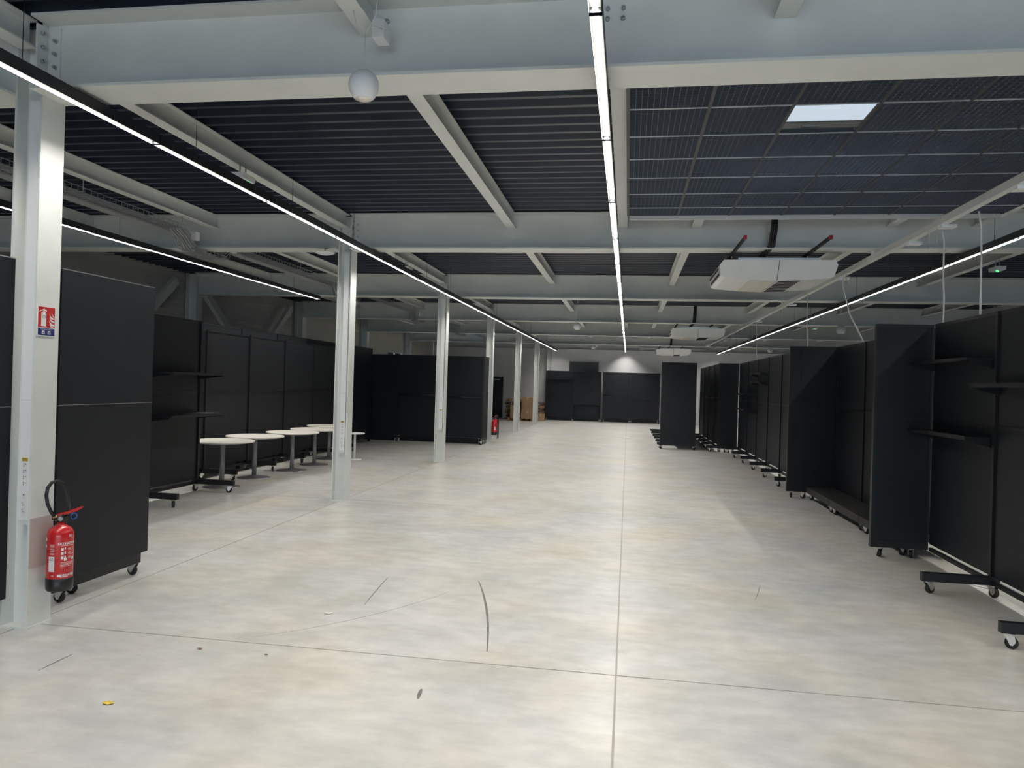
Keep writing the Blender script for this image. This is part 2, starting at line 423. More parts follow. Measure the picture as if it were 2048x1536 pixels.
# ------------------------------------------------------------------ black grid ceiling with skylight
gz = 3.76
gx = [-0.059 + .5875 * i for i in range(8)]
gy = [4.93 - .40, 4.93] + [5.54 + .6085 * i for i in range(6)] + [8.98]
def louvre_tile(wx, wy):
    b = MB(); t = .0025; ht = .036
    nx = max(2, round(wx / .045)); ny = max(2, round(wy / .045))
    for i in range(nx + 1):
        x = wx * i / nx; b.box(x - t / 2, x + t / 2, 0, wy, 0, ht)
    for j in range(ny + 1):
        y = wy * j / ny; b.box(0, wx, y - t / 2, y + t / 2, 0, ht - .001)
    return b
grid = thing('grid_ceiling', 'black open-cell grid ceiling with one tile missing under the skylight', 'grid ceiling', (0, 0, gz))
tiles = {}
for i in range(7):
    for j in range(len(gy) - 1):
        if i == 2 and abs(gy[j] - 5.54) < .01: continue
        wx, wy = gx[i + 1] - gx[i] - .024, gy[j + 1] - gy[j] - .018
        key = (round(wx, 3), round(wy, 3))
        if key not in tiles: tiles[key] = louvre_tile(wx, wy).data('louvre_tile', 'louvre')
        link('louvre_tile', tiles[key], grid, (gx[i] + .012, gy[j] + .009, .002))
for i in range(8):
    obj('runner', bx(gx[i] - .012, gx[i] + .012, gy[0], gy[-1], -.003, .012), 'runner', grid)
for j in range(1, len(gy) - 1):
    for i in range(7):
        obj('cross_runner', bx(gx[i] + .0125, gx[i + 1] - .0125, gy[j] - .0085, gy[j] + .0085, -.004, .002), 'cross_runner', grid)
obj('edge_trim', bx(gx[0] + .02, gx[-1], gy[-1] + .001, gy[-1] + .03, -.045, .03), 'white_paint', grid)
# plenum lining around the roof opening and the skylight
lin = MB(); x0, x1, y0, y1 = gx[0] - .004, gx[-1] + .02, 4.40, 9.14
z0, z1 = ZD + .001, 4.25
lin.box(x0 - .05, x0, y0, y1, z0, z1).box(x1, x1 + .05, y0, y1, z0, z1).box(x0, x1, y0 - .05, y0, z0, z1).box(x0, x1, y1, y1 + .05, z0, z1)
sx0, sx1, sy0, sy1 = 0.92, 2.50, 6.30, 7.80
lin.box(x0 - .05, sx0, y0 - .05, y1 + .05, z1, z1 + .08).box(sx1, x1 + .05, y0 - .05, y1 + .05, z1, z1 + .08)
lin.box(sx0, sx1, y0 - .05, sy0, z1, z1 + .08).box(sx0, sx1, sy1, y1 + .05, z1, z1 + .08)
struct(obj('ceiling', lin, 'deck'), 'dark roof void above the black grid ceiling', 'ceiling')
sk = thing('skylight', 'pale skylight seen through the missing tile of the black grid', 'skylight', (0, 0, 4.2))
fr = MB()
fr.box(sx0, sx0 + .05, sy0, sy1, .0, .14).box(sx1 - .05, sx1, sy0, sy1, .0, .14).box(sx0 + .05, sx1 - .05, sy0, sy0 + .05, .0, .14).box(sx0 + .05, sx1 - .05, 7.52, sy1, .02, .14)
obj('skylight_frame', fr, 'white_paint', sk)
obj('vent_rail', bx(sx0 + .05, sx1 - .05, 7.30, 7.42, .035, .055), 'white_paint', sk)
obj('seal', bx(sx0 + .05, sx1 - .05, 7.25, 7.275, .036, .056), 'grey_plastic', sk)
obj('vent_rail', bx(sx0 + .05, sx1 - .05, 7.275, 7.30, .036, .056), 'white_paint', sk)
obj('seal', bx(sx0 + .05, sx1 - .05, 7.42, 7.45, .036, .056), 'grey_plastic', sk)
obj('vent_rail', bx(sx0 + .05, sx1 - .05, 7.45, 7.52, .02, .056), 'white_paint', sk)
obj('latch', bx(1.55, 1.72, 7.32, 7.36, .015, .035), 'zinc', sk)
obj('pane', bx(sx0 + .05, sx1 - .05, sy0 + .05, 7.25, .040, .048), 'opal', sk)

# ------------------------------------------------------------------ linear lights
seg_mesh = {}
def segment(n=1.715):
    if 'h' in seg_mesh: return seg_mesh
    h = MB(); a, z1, t = .031, .075, .0015
    h.box(-a, -a + t, 0, n, 0, z1, 0).box(a - t, a, 0, n, 0, z1, 0).box(-a, a, 0, n, z1 - t, z1, 0)
    h.box(-a + t, -a + 2 * t, .003, n - .003, 0, .024, 1).box(a - 2 * t, a - t, .003, n - .003, 0, .024, 1).box(-a + t, a - t, .003, n - .003, .024, .026, 1)
    h.box(-a, a, 0, .003, 0, z1, 0).box(-a, a, n - .003, n, 0, z1, 0)
    seg_mesh['h'] = h.data('light_segment', ['lamp_black', 'lamp_white'])
    seg_mesh['l'] = bx(-.013, .013, .003, n - .003, .0225, .024).data('lens', 'lens')
    return seg_mesh
def light_line(xa, xb, ya, yb, joints0, label, z=3.40, pitch=1.722, power=1.0):
    t = thing('linear_ceiling_light', label, 'ceiling light', (0, 0, z), 0, 'linear light runs'); S = segment()
    li = bpy.data.lights.new('luminaire_lamp', 'AREA'); li.shape = 'RECTANGLE'; li.size = .024; li.size_y = 1.703
    li.energy = LAMP_W * power; li.color = LAMP_RGB; li.spread = math.radians(142)
    y = joints0
    while y - pitch > ya: y -= pitch
    while y < yb - .2:
        x = xa + (xb - xa) * (y - ya) / (yb - ya)
        s = link('light_segment', S['h'], t, (x, y + .011, 0)); link('lens', S['l'], s)
        lo = link('luminaire_lamp', li, s, (0, .8575, .022))
        obj('suspension_cable', MB().tube([(x, y + .5, .075), (x, y + .5, .575)], .0025, 5), 'lamp_black', t)
        y += pitch
light_line(-3.507, -3.50, -5.4, 36.26, 5.007, 'bright linear light running beside the columns', pitch=1.7355, power=0.66)
light_line(-0.205, -0.16, -5.4, 36.52, 5.134, 'bright linear light running down the middle of the hall', pitch=1.7425, power=1.26)
light_line(4.0, 4.12, -2.0, 34.62, 34.62 - 1.7355 * 15, 'bright linear light above the right-hand row of black panels', power=0.75)
light_line(-6.52, -6.63, 2.8, 15.08, 8.181, 'bright linear light over the left aisle', power=0.8)

# ------------------------------------------------------------------ casters, panel units
CA = {}
def caster_data():
    if CA: return CA
    f = MB(); f.box(-.03, .03, -.03, .03, .088, .092)                         # top plate
    f.lathe([(.022, .078), (.024, .088)], (0, 0, 0), 12)
    for s in (-1, 1):
        f.prism([(-.026, .082), (.026, .082), (.034, .044), (.018, .022), (.004, .024), (-.006, .046)], 'x', s * .019 - .002, s * .019 + .002)
    f.tube([(-.022, .012, .036), (.022, .012, .036)], .006, 8)
    CA['f'] = f.data('caster', 'chrome')
    wv = MB(); prof = [(.012, -.014), (.032, -.014), (.036, -.008), (.036, .008), (.032, .014), (.012, .014)]
    wv.lathe(prof, (0, 0, 0), 18); wv.v = [(z, .012 + x, .036 + y) for (x, y, z) in wv.v]
    CA['w'] = wv.data('wheel', 'rubber')
    return CA
def caster(parent, x, y, z=0.0, rz=None, lvl=True, s=1.14):
    D = caster_data(); c = link('caster', D['f'], parent, (x, y, z), random.uniform(-1.2, 1.2) if rz is None else rz)
    c.scale = (s, s, s); link('wheel', D['w'], c)

PD = {}
def shared(key, fn, mats):
    if key not in PD: PD[key] = fn().data(key[0], mats)
    return PD[key]
def panel_unit(label, loc, rz, wd=1.355, top=2.45, legs='a', leg=.57, split=1.455, shelves=(), bars=(), plinth=0, group=None, back_leg=False,
               name='display_panel_unit', bottom=.18, casters=True, last=False, recess=False, kick=False):
    """front is local -y; width runs along local +x from 0 to wd; legs: which ends carry upright+leg ('a' = x 0, 'b' = x wd)"""
    t = thing(name, label, 'display panel', (*loc, 0), rz, group)
    zu = .10 if (leg > 0 or plinth) else 0.0
    up = lambda: MB().box(-.022, .022, -.03, .03, zu, top)
    for e, x in (('a', 0.0), ('b', wd)):
        if e in legs or (last and e == 'b'):
            link('upright', shared(('upright', top, zu), up, 'black_frame'), t, (x, 0, 0))
            if leg > 0:
                y1 = leg if back_leg else .05
                l = link('leg', shared(('leg', leg, y1), lambda: bx(-.028, .028, -leg, y1, .1052, .178), 'black_frame'), t, (x, 0, 0))
                if casters:
                    caster(l, 0, -leg + .06); caster(l, 0, y1 - .05)
    a, b = .0225, wd - .0225
    link('panel', shared(('panel', wd, bottom, split - .004), lambda: bx(a, b, -.010, .010, bottom, split - .004), 'black_panel'), t)
    link('panel', shared(('panel', wd, split, top - .03), lambda: bx(a, b, -.010, .010, split, top - .03), 'black_panel'), t)
    link('rail', shared(('rail', wd, top), lambda: bx(a, b, -.014, .014, top - .03, top), 'black_frame'), t)
    link('rail', shared(('rail', wd, split, 'mid'), lambda: bx(a, b, -.016, -.0105, split - .016, split + .012), 'black_frame'), t)
    link('rail', shared(('rail', wd, 'low'), lambda: bx(.030, wd - .030, -.018, .018, .108, .145), 'black_frame'), t)
    if recess: obj('panel', bx(a, b, .10, .115, .15, bottom + .05), 'black_panel', t)
    if kick: obj('kick_board', bx(a + .05, b - .05, .0185, .030, .02, .175), 'black_panel', t)
    for (z, dep, x0, x1, tilt) in shelves:
        sb = MB().box(x0, x1, -dep, -.0105, z, z + .018).box(x0, x1, -dep - .004, -dep, z - .012, z + .024)
        s = obj('shelf', sb, 'black_frame', t)
        for xx in (x0 + .02, x1 - .02):
            obj('bracket', MB().prism([(-.011, z - .002), (-dep * .9, z - .002), (-dep * .9, z - .02), (-.011, z - .075)], 'x', xx - .004, xx + .004), 'black_frame', s)
    for (z, dep, x0, x1) in bars:
        bb = MB().tube([(x0, -dep, z), (x1, -dep, z)], .014, 8)
        for xx in (x0 + .03, x1 - .03): bb.bar((xx, -.0105, z), (xx, -dep, z), .012, .03)
        obj('hanging_bar', bb, 'black_frame', t)
    if plinth:
        obj('base_shelf', MB().box(.004, wd - .004, -plinth, -.031, .17, .20).box(.004, wd - .004, -plinth, -plinth + .015, .1052, .17), 'plinth_board', t)
        caster(t, .08, -plinth + .06); caster(t, wd - .10, -plinth + .06)
    return t
def end_panel(label, loc, rz, wd, top=2.45, th=.05, cast=None, group=None, seam=None, notch=False, name='end_panel_unit', split=1.455, bz=.135):
    """flat board on casters, front local -y, centred on thickness"""
    t = thing(name, label, 'display panel', (*loc, 0), rz, group); h = th / 2
    obj('panel', bx(.025, wd - .025, -h, h, bz + .04, split - .004), 'black_panel', t)
    obj('panel', bx(.025, wd - .025, -h, h, split, top - .035), 'black_panel', t)
    obj('rail', bx(.025, wd - .025, -h - .004, h + .004, top - .035, top), 'black_frame', t)
    obj('rail', bx(.025, wd - .025, -h - .005, -h - .0005, split - .014, split + .012), 'black_frame', t)
    e = .09 if notch else 0
    obj('base_rail', bx(0 if not notch else .0, wd - e, -h - .006, h + .006, .1052, bz + .04), 'black_frame', t)
    obj('upright', bx(0, .025, -h - .004, h + .004, bz + .04, top), 'black_frame', t)
    obj('upright', bx(wd - .025, wd, -h - .004, h + .004, bz + .04, top), 'black_frame', t)
    if seam: obj('upright', bx(seam - .015, seam + .015, -h - .008, -h - .0005, bz + .04, top - .035), 'black_frame', t)
    for (x, y) in (cast or [(.09, 0), (wd - .12, 0)]): caster(t, x, y)
    return t
RT, LT = -PI / 2, PI / 2      # right row faces -X, left rows face +X
GR, GL = 'black panel units along the right', 'black panel units along the left'
# ---- right: near row (plane X 3.13)
panel_unit('nearest black panel module at the right picture edge, with one shelf rail', (3.13, 6.90), RT, 1.375, legs='b', shelves=[(1.80, .24, .03, 1.33, 0)], group=GR)
panel_unit('near right black panel module with two shelf rails beside the first end panel', (3.13, 8.25), RT, 1.35, legs='b', shelves=[(2.03, .24, .03, 1.32, 0), (1.345, .24, .03, 1.32, 0)], group=GR)
end_panel('narrow black end panel on casters, nearest one facing the viewer on the right', (2.565, 8.31), 0, .565, cast=[(.10, 0), (.42, .03)], group=GR)
# ---- right: inner bay with base shelves (plane X 3.32)
for k in range(3):
    panel_unit('black panel module with low base shelf on the right, %s from the viewer' % ORD[k], (3.32, 9.72 + 1.375 * k), RT, 1.365, legs='ab' if k == 0 else 'a', leg=0, plinth=.45, group=GR)
end_panel('tall black end panel on casters closing the far side of the base-shelf recess', (2.575, 12.535), 0, .74, cast=[(.08, 0), (.27, -.02)], seam=.2, group=GR)
# ---- right: row with caster legs (plane X 3.0)
for k in range(6):
    y1 = 12.56 + 1.375 * (k + 1)
    panel_unit('black panel module with caster leg in the long right row, %s beyond the base-shelf recess' % ORD[k], (3.02, y1), RT, 1.365, legs='a', leg=.36,
               shelves=[(1.9, .2, .03, 1.33, 0), (2.1, .2, .03, 1.33, 0)] if k == 3 else ([(1.25, .3, .03, 1.33, 0), (1.62, .3, .03, 1.33, 0)] if k == 4 else ()), group=GR)
end_panel('black end panel at the far end of the right row, beside the free-standing panel', (2.47, 21.02), 0, .52, cast=[(.20, 0), (.42, 0)], group=GR)
for k in range(4):
    panel_unit('black panel module behind the far right end panel, %s one' % ORD[k], (2.52, 22.45 + 1.36 * k), RT, 1.35, legs='ab' if k == 3 else 'b', leg=.3, group=GR,
               bars=[(1.5, .12, .05, 1.3)] if k in (0, 1) else ())
# ---- right: island (plane X 1.40) with free-standing end panel
end_panel('free-standing tall black panel on casters facing the viewer in the middle distance', (.93, 21.32), 0, .97, cast=[(.03, 0), (.94, 0)], group=GR, notch=False)
for k in range(5):
    panel_unit('island panel module with caster legs both sides behind the free-standing panel, %s one' % ORD[k], (1.41, 22.87 + 1.36 * k), RT, 1.35, legs='ab' if k == 4 else 'b', leg=.53, back_leg=True, group=GR)
# ---- back row facing the viewer (Y 36.1)
xs = [(-3.98, -2.65), (-2.65, -1.31), (-1.18, 0.13), (0.13, 1.50)]
for k, (a, b_) in enumerate(xs):
    panel_unit('black panel module against the back wall, %s from the left' % ORD[k], (a, 36.3), 0, b_ - a, top=2.43, legs='ab' if k in (1, 3) else 'a', leg=.30,
               shelves=[(2.02, .22, .04, b_ - a - .04, 0)] if k == 0 else (), bars=[(1.30, .14, .05, b_ - a - .05)] if k in (0, 2) else ([(1.1, .14, .05, .9)] if k == 3 else ()),
               bottom=.18 if k != 1 else .80, recess=(k == 1), kick=True, group='black panel units at the back')
# ---- left: tall near panels (X -4.0)
def gondola(label, y0, wd, notch):
    t = thing('double_panel_unit', label, 'display panel', (-4.02, y0, 0), LT, GL)
    th = .09
    obj('panel', bx(.0, wd, 0, th * .3, .185, 1.452), 'black_panel', t)
    obj('panel', bx(.0, wd, 0, th * .3, 1.456, 2.43), 'black_panel', t)
    obj('panel', bx(.0, wd, th * .7, th, .185, 2.43), 'black_panel', t)
    obj('frame', MB().box(.0, .04, th * .3, th * .7, .185, 2.43).box(wd - .04, wd, th * .3, th * .7, .185, 2.43).box(.04, wd - .04, th * .3, th * .7, 2.39, 2.43), 'black_frame', t)
    obj('base_rail', bx(.0, wd - notch, .0, th, .1052, .184), 'black_frame', t)
    obj('cap_strip', bx(.0, wd, 0, th, 2.431, 2.437), 'zinc', t)
    obj('seam_strip', bx(.0, wd, -.0015, 0, 1.4525, 1.4555), 'grey_plastic', t)
    for (x, y) in ((.14, .05), (wd - .10, .05), (.36, .13)): caster(t, x, y, rz=random.uniform(-.5, .5), s=1.14)
    return t
gondola('tall black double panel on casters standing directly behind the nearest column', 4.73, 1.05, .085)
gondola('tall black double panel on casters at the left picture edge before the nearest column', 3.30, 1.02, .085)
# ---- left: unit with two deep shelves (X -6.2)
panel_unit('black panel module with two deep shelves beside the nearest round table', (-6.22, 8.66), LT, 1.36, legs='ab', leg=.60, top=2.49, shelves=[(1.71, .46, .03, 1.34, 0), (1.14, .46, .03, 1.34, 0)], group=GL)
panel_unit('black panel module hidden mostly behind the tall near panel on the left', (-6.22, 7.28), LT, 1.36, legs='a', leg=.60, top=2.49, group=GL)
for k in range(4):
    panel_unit('black panel module with caster leg behind the round tables, %s from the viewer' % ORD[k], (-6.82, 11.17 + 1.40 * k - (1.40 if k == 0 else 0) * 0), LT, 1.385, legs='ab' if k == 3 else 'a', leg=(.60, .57, .49, .49)[k], top=2.445, group=GL)
panel_unit('black panel module between the shelf unit and the tabled row on the left', (-6.82, 9.77), LT, 1.385, legs='a', leg=.0, top=2.445, group=GL)
for k in range(7):
    panel_unit('taller plain black panel in the rear row against the left side, %s from the viewer' % ORD[k], (-7.06, 9.9 + 1.40 * k), LT, 1.39, legs='ab' if k == 6 else 'a', leg=0, top=2.58, group=GL, bottom=.12)
# ---- left: block facing the viewer (Y 20.1)
for k in range(3):
    x = -3.97 - 1.21 * (k + 1)
    panel_unit('black panel module of the dark block left of the columns, %s from the right' % ORD[k], (x, 20.12), 0, 1.20, legs='ab' if k == 0 else 'a', leg=.12, top=2.44, split=1.29,
               bars=[(1.30, .10, .05, 1.15)] if k == 0 else ([(1.33, .10, .05, 1.15)] if k == 1 else ()), kick=True, group=GL)
end_panel('black end panel on casters closing the dark block beside the fourth column', (-3.98, 20.20), LT, 1.05, group=GL)

# ------------------------------------------------------------------ round tables
TB = {}
def table(x, y, label):
    t = thing('round_table', label, 'table', (x, y, 0), 0, 'round white pedestal tables')
    if not TB:
        TB['top'] = MB().lathe([(.452, 0), (.47, .004), (.472, .020), (.466, .026)], (0, 0, .684), 48).data('tabletop', 'table_white')
        TB['col'] = MB().lathe([(.036, .03), (.036, .684)], (0, 0, 0), 24).data('pedestal', 'table_grey')
        TB['base'] = MB().lathe([(.27, 0), (.272, .006), (.20, .014), (.10, .030), (.045, .05)], (0, 0, 0), 40).data('foot_disc', 'table_base')
    link('tabletop', TB['top'], t); link('pedestal', TB['col'], t); link('foot_disc', TB['base'], t)
tl = ['nearest the shelf unit', 'second from the shelf unit', 'third from the shelf unit', 'fourth from the shelf unit', 'farthest, behind the second column']
for (x, y), q in zip(((-6.11, 10.53), (-6.17, 11.64), (-6.05, 12.80), (-6.06, 13.80), (-6.24, 14.95)), tl):
    table(x, y, 'round white table on grey pedestal, ' + q)
t = thing('side_table', 'small white round pedestal side table peeking out beside the second column', 'table', (-5.72, 15.08, 0))
obj('tabletop', MB().lathe([(.20, 0), (.21, .004), (.21, .018), (.205, .022)], (0, 0, .545), 32), 'white_plastic', t)
obj('pedestal', MB().lathe([(.025, .015), (.025, .545)], (0, 0, 0), 16), 'white_plastic', t)
obj('foot_disc', MB().lathe([(.155, 0), (.155, .008), (.05, .016)], (0, 0, 0), 32), 'white_plastic', t)

# ------------------------------------------------------------------ power trunking on the columns
def trunking(k):
    y = FR[k] + .04
    t = thing('power_trunking', 'white cable trunking with sockets on the %s column' % ORD[k], 'trunking', (XC + .02, y - .006, 0), 0, 'socket trunkings on the columns')
    obj('trunk_body', bx(-.040, .040, -.058, 0, .68, 3.48), 'white_plastic', t)
    obj('end_cap', bx(-.042, .042, -.060, -.0585, .68, .71), 'white_paint', t)
    obj('joint_cover', bx(-.0405, .0405, -.0592, -.0584, 1.50, 1.502), 'grey_plastic', t)
    obj('warning_sticker', MB().box(-.022, .022, -.0592, -.0584, 1.095, 1.120, 0).box(-.018, .018, -.0596, -.0593, 1.102, 1.105, 1).box(-.018, .018, -.0596, -.0593, 1.110, 1.113, 1), ['yellow', 'print_black'], t)
    for q in range(4):
        z = 1.075 - q * .041; s = MB()
        s.box(-.017, .019, -.0600, -.0584, z - .019, z + .012, 0)
        for (dx, dz) in ((-.006, .002), (.008, .002), (-.006, -.010)):
            s.box(dx - .0028, dx + .0028, -.0606, -.0601, z + dz - .0028, z + dz + .0028, 1)
        obj('socket', s, ['print_white', 'print_black'], t)
    for q in range(2):
        z = .815 - q * .045; s = MB(); s.box(-.018, .018, -.0600, -.0584, z - .018, z + .018, 0)
        s.tube([(0, -.0598, z - .004), (0, -.064, z - .004)], .012, 14, 0); s.box(-.002, .002, -.0646, -.0641, z - .010, z - .004, 1).box(-.008, -.004, -.0646, -.0641, z + .004, z + .009, 1)
        obj('socket', s, ['print_white', 'print_black'], t)
    s = MB().box(-.012, .012, -.0600, -.0584, .845, .885, 0).box(-.006, .004, -.0606, -.0601, .872, .878, 1)
    obj('switch_plate', s, ['print_white', 'print_black'], t)
for k in range(3): trunking(k)

# ------------------------------------------------------------------ fire sign
FX = XC + .10
sg = thing('fire_sign', 'red and blue fire extinguisher sign numbered 10 on the nearest column', 'sign', (FX, 4.386, 2.027))
obj('sign_board', bx(.0, .004, -.075, .075, -.098, .098), 'print_white', sg)
def flat(mbf, mat, nm, par, x=.0045):
    return obj(nm, mbf, mat, par)
pr = MB()
pr.box(.0041, .0046, -.071, .071, -.042, .094)
obj('red_field', pr, 'print_red', sg)
obj('blue_field', bx(.0041, .0046, -.071, .071, -.094, -.047), 'print_blue', sg)
pic = MB()
pic.prism([(-.046, -.034), (-.004, -.034), (-.004, .050), (-.010, .060), (-.018, .063), (-.018, .070), (.000, .064), (.002, .069), (-.014, .078), (-.022, .083), (-.030, .079), (-.052, .071), (-.064, .060), (-.058, .060), (-.046, .068), (-.030, .070), (-.030, .063), (-.040, .060), (-.046, .050)], 'x', .0047, .0052)
obj('extinguisher_pictogram', pic, 'print_white', sg)
fl = MB()
for (dy, dz, sc) in ((0, 0, 1), (.002, -.022, 1.05), (-.002, -.044, 1.1), (.004, -.062, .85)):
    P = [(.022, .055), (.030, .040), (.044, .030), (.062, .024), (.066, .016), (.052, .014), (.040, .018), (.030, .028)]
    fl.prism([(.022 + (a - .022) * sc + dy, b_ + dz) for a, b_ in P], 'x', .0047, .0052)
fl.prism([(.046, .054), (.052, .044), (.066, .034), (.066, .026), (.056, .034), (.048, .044)], 'x', .0047, .0052)
obj('flame_pictogram', fl, 'print_white', sg)
def flat_text(txt, size, cy, cz, mat, par, x=.0054, bold=.0):
    V, F = text_mesh(txt, size, bold); b = MB(); b.v = [(x, cy + v[0], cz + v[1]) for v in V]; b.f = F; b.mi = [0] * len(F); b.sm = [False] * len(F)
    return obj('lettering', b, mat, par)
flat_text('10', .030, -.025, .028, 'print_black', sg)
flat_text('UTILISER SUR FEUX', .011, 0, -.055, 'print_white', sg, .0048)
for cy in (-.026, .024):
    q = MB(); q.prism([(cy - .012, -.086), (cy + .012, -.086), (cy + .012, -.064), (cy - .012, -.064)], 'x', .0047, .0050, 0)
    q.prism([(cy - .006, -.080), (cy + .004, -.082), (cy + .008, -.072), (cy + .002, -.070), (cy - .002, -.075)], 'x', .0051, .0053, 1)
    obj('class_pictogram', q, ['print_white', 'print_blue'], sg)

# ------------------------------------------------------------------ fire extinguishers
def wrap(V, ang, z0, r):
    return [(r * math.cos(ang + v[0] / r), r * math.sin(ang + v[0] / r), z0 + v[1]) for v in V]
def strip(b, ang0, w_, z0, z1, r, mi=0, n=8):
    k = len(b.v)
    for i in range(n + 1):
        a = ang0 + w_ / r * i / n
        b.v += [(r * math.cos(a), r * math.sin(a), z0), (r * math.cos(a), r * math.sin(a), z1)]
    for i in range(n): b.face([k + 2 * i, k + 2 * i + 2, k + 2 * i + 3, k + 2 * i + 1], mi, True)
def extinguisher(loc, rz, label, detail=True, hose='loop', R=.080, side=1):
    t = thing('fire_extinguisher', label, 'extinguisher', loc, rz, 'red fire extinguishers'); z0 = 0
    body = MB().lathe([(R * .98, .075), (R, .08), (R, .36), (R * .97, .385), (R * .80, .412), (R * .5, .428), (.024, .436), (.022, .455)], (0, 0, 0), 40)
    obj('cylinder', body, 'ext_red', t)
    obj('base_boot', MB().lathe([(R * .93, 0), (R * 1.0, .008), (R * 1.02, .03), (R * 1.03, .084), (R * 1.0, .086)], (0, 0, 0), 40), 'ext_black', t)
    v = MB().lathe([(.026, .452), (.028, .458), (.028, .475), (.016, .485), (.016, .505)], (0, 0, 0), 20)
    v.box(-.018, .018, -.05, .055 if detail else .05, .470, .488); hd = obj('valve', v, 'ext_black', t)
    q_ = 1.0 if detail else .55
    hn = MB(); hn.prism([(a * q_, z) for a, z in ((-.02, .490), (.09, .512), (.135, .532), (.137, .540), (.085, .526), (-.02, .508))], 'x', -.011, .011)
    obj('lever', hn, 'ext_red', t)
    ring = [(.013, .075 * (1 if detail else .75) + .020 * math.cos(a), .482 + .020 * math.sin(a)) for a in [2 * PI * i / 14 for i in range(15)]]
    obj('safety_pin', MB().tube(ring, .0035, 6), 'pin_blue', t)
    obj('pressure_gauge', MB().tube([(.02, -.02, .478), (.034, -.02, .478)], .014, 14), 'zinc', t)
    if hose == 'loop':
        pts = []
        for i in range(25):
            q = i / 24; a = PI * 1.0 * q
            pts.append((-.01 + .02 * q, -.035 - .045 * math.sin(a) * (1 - q) + .055 * q + (.035 * math.sin(a)) * q, 0.478 + .255 * math.sin(a) ** .85 if q < .5 else .478 + .255 * math.sin(a) ** .85 - .0))
        # up on the near side, over the top, down behind the cylinder
        P = [(0, -.035, .480), (0, -.062, .520), (0, -.088, .580), (0, -.098, .640), (0, -.090, .690), (0, -.066, .722), (0, -.034, .730), (0, -.002, .712), (0, .024, .670), (0, .038, .610), (0, .044, .540), (-.03, .048, .480), (-.06, .05, .40), (-.072, .05, .30)]
        obj('hose', MB().tube(P, .0115, 10), 'ext_black', t)
        obj('hose_ferrule', MB().tube([(0, -.026, .470), (0, -.044, .496)], .014, 10), 'tape_tan', t)
    else:
        P = [(0, -.01, .480), (.02, -.02, .53), (.04, -.03, .545), (.075, -.03, .50), (.095, -.02, .38), (.095, -.01, .20), (.095, -.01, .03), (.092, -.01, -.10)]
        obj('hose', MB().tube(P, .010, 8), 'ext_black', t)
    obj('wall_bracket', MB().box(-.104, -R + .004, -.022, .022, .25, .34), 'zinc', t)
    r = R + .0006
    lab = MB(); strip(lab, math.radians(-78), .040, .135, .235, r, 0)
    for q in range(5): strip(lab, math.radians(-76), .036, .145 + q * .011, .1455 + q * .011, r + .0004, 1, 5)
    for q in range(3): strip(lab, math.radians(-75), .030, .208 + q * .008, .2105 + q * .008, r + .0004, 2, 5)
    obj('inspection_label', lab, ['print_white', 'print_red', 'print_black'], t)
    if detail:
        def wt(txt, size, deg, z, mat='print_white', bold=.0):
            V, F = text_mesh(txt, size, bold); b = MB(); b.v = wrap(V, math.radians(deg), z, r + .0003); b.f = F; b.mi = [0] * len(F); b.sm = [False] * len(F)
            obj('lettering', b, mat, t)
        wt('EXTINCTEUR', .021, 8, .318, bold=.0006); wt('DESAUTEL', .021, 10, .108, bold=.0006); wt('CE', .016, -58, .108)
        ln = MB()
        for z, w_ in ((.304, .085), (.192, .085), (.184, .085), (.176, .08), (.168, .06), (.096, .05)): strip(ln, math.radians(-24), w_, z, z + .0022, r, 0, 8)
        for z in (.312, .305, .298, .288, .281, .272, .265, .255, .248): strip(ln, math.radians(-72), .030, z, z + .0022, r, 0, 5)
        for q in range(3):
            z = .285 - q * .028
            strip(ln, math.radians(8), .045, z - .012, z - .0105, r, 0); strip(ln, math.radians(8), .020, z, z + .002, r, 0); strip(ln, math.radians(8), .020, z - .005, z - .003, r, 0)
            strip(ln, math.radians(-22), .014, z - .012, z + .006, r, 0, 3); strip(ln, math.radians(-8), .008, z - .006, z + .010, r, 0, 3)
        strip(ln, math.radians(-10), .016, .205, .225, r, 0, 3); strip(ln, math.radians(28), .016, .205, .225, r, 0, 3)
        strip(ln, math.radians(-36), .022, .100, .116, r, 0, 3)
        obj('printed_text', ln, 'print_white', t)
        st = MB(); strip(st, math.radians(12), .020, .372 - .012, .372 + .004, r + .0002, 0, 4); obj('number_sticker', st, 'print_white', t)
        V, F = text_mesh('10', .018, .0004); b = MB(); b.v = wrap(V, math.radians(19), .368, r + .0008); b.f = F; b.mi = [0] * len(F); b.sm = [False] * len(F)
        obj('lettering', b, 'print_black', t)
        for z in (.345, .300):
            dk = MB(); n = len(dk.v); V = [(.012 * math.cos(2 * PI * i / 18), .012 * math.sin(2 * PI * i / 18)) for i in range(18)]
            dk.v = wrap(V, math.radians(-104), z, r + .0004); dk.face(list(range(18))); obj('round_sticker', dk, 'print_white', t)
    return t
bp = tag(obj('backing_plate', bx(0, .003, -.10, .10, 0, .33), 'plate_beige', None, (FX, 4.40, .395)), 'beige backing plate on the nearest column behind the fire extinguisher', 'plate')
extinguisher((FX + .108, 4.445, .235), -0.42, 'red fire extinguisher with black hose loop hanging on the nearest column')
extinguisher((FX + .105, 20.80, .24), 0, 'far red fire extinguisher with drooping hose on the fourth column, left of the pair', False, 'droop')
extinguisher((FX + .105, 20.995, .26), 0, 'far red fire extinguisher beside the fourth column, right of the pair', False, 'droop', .075)

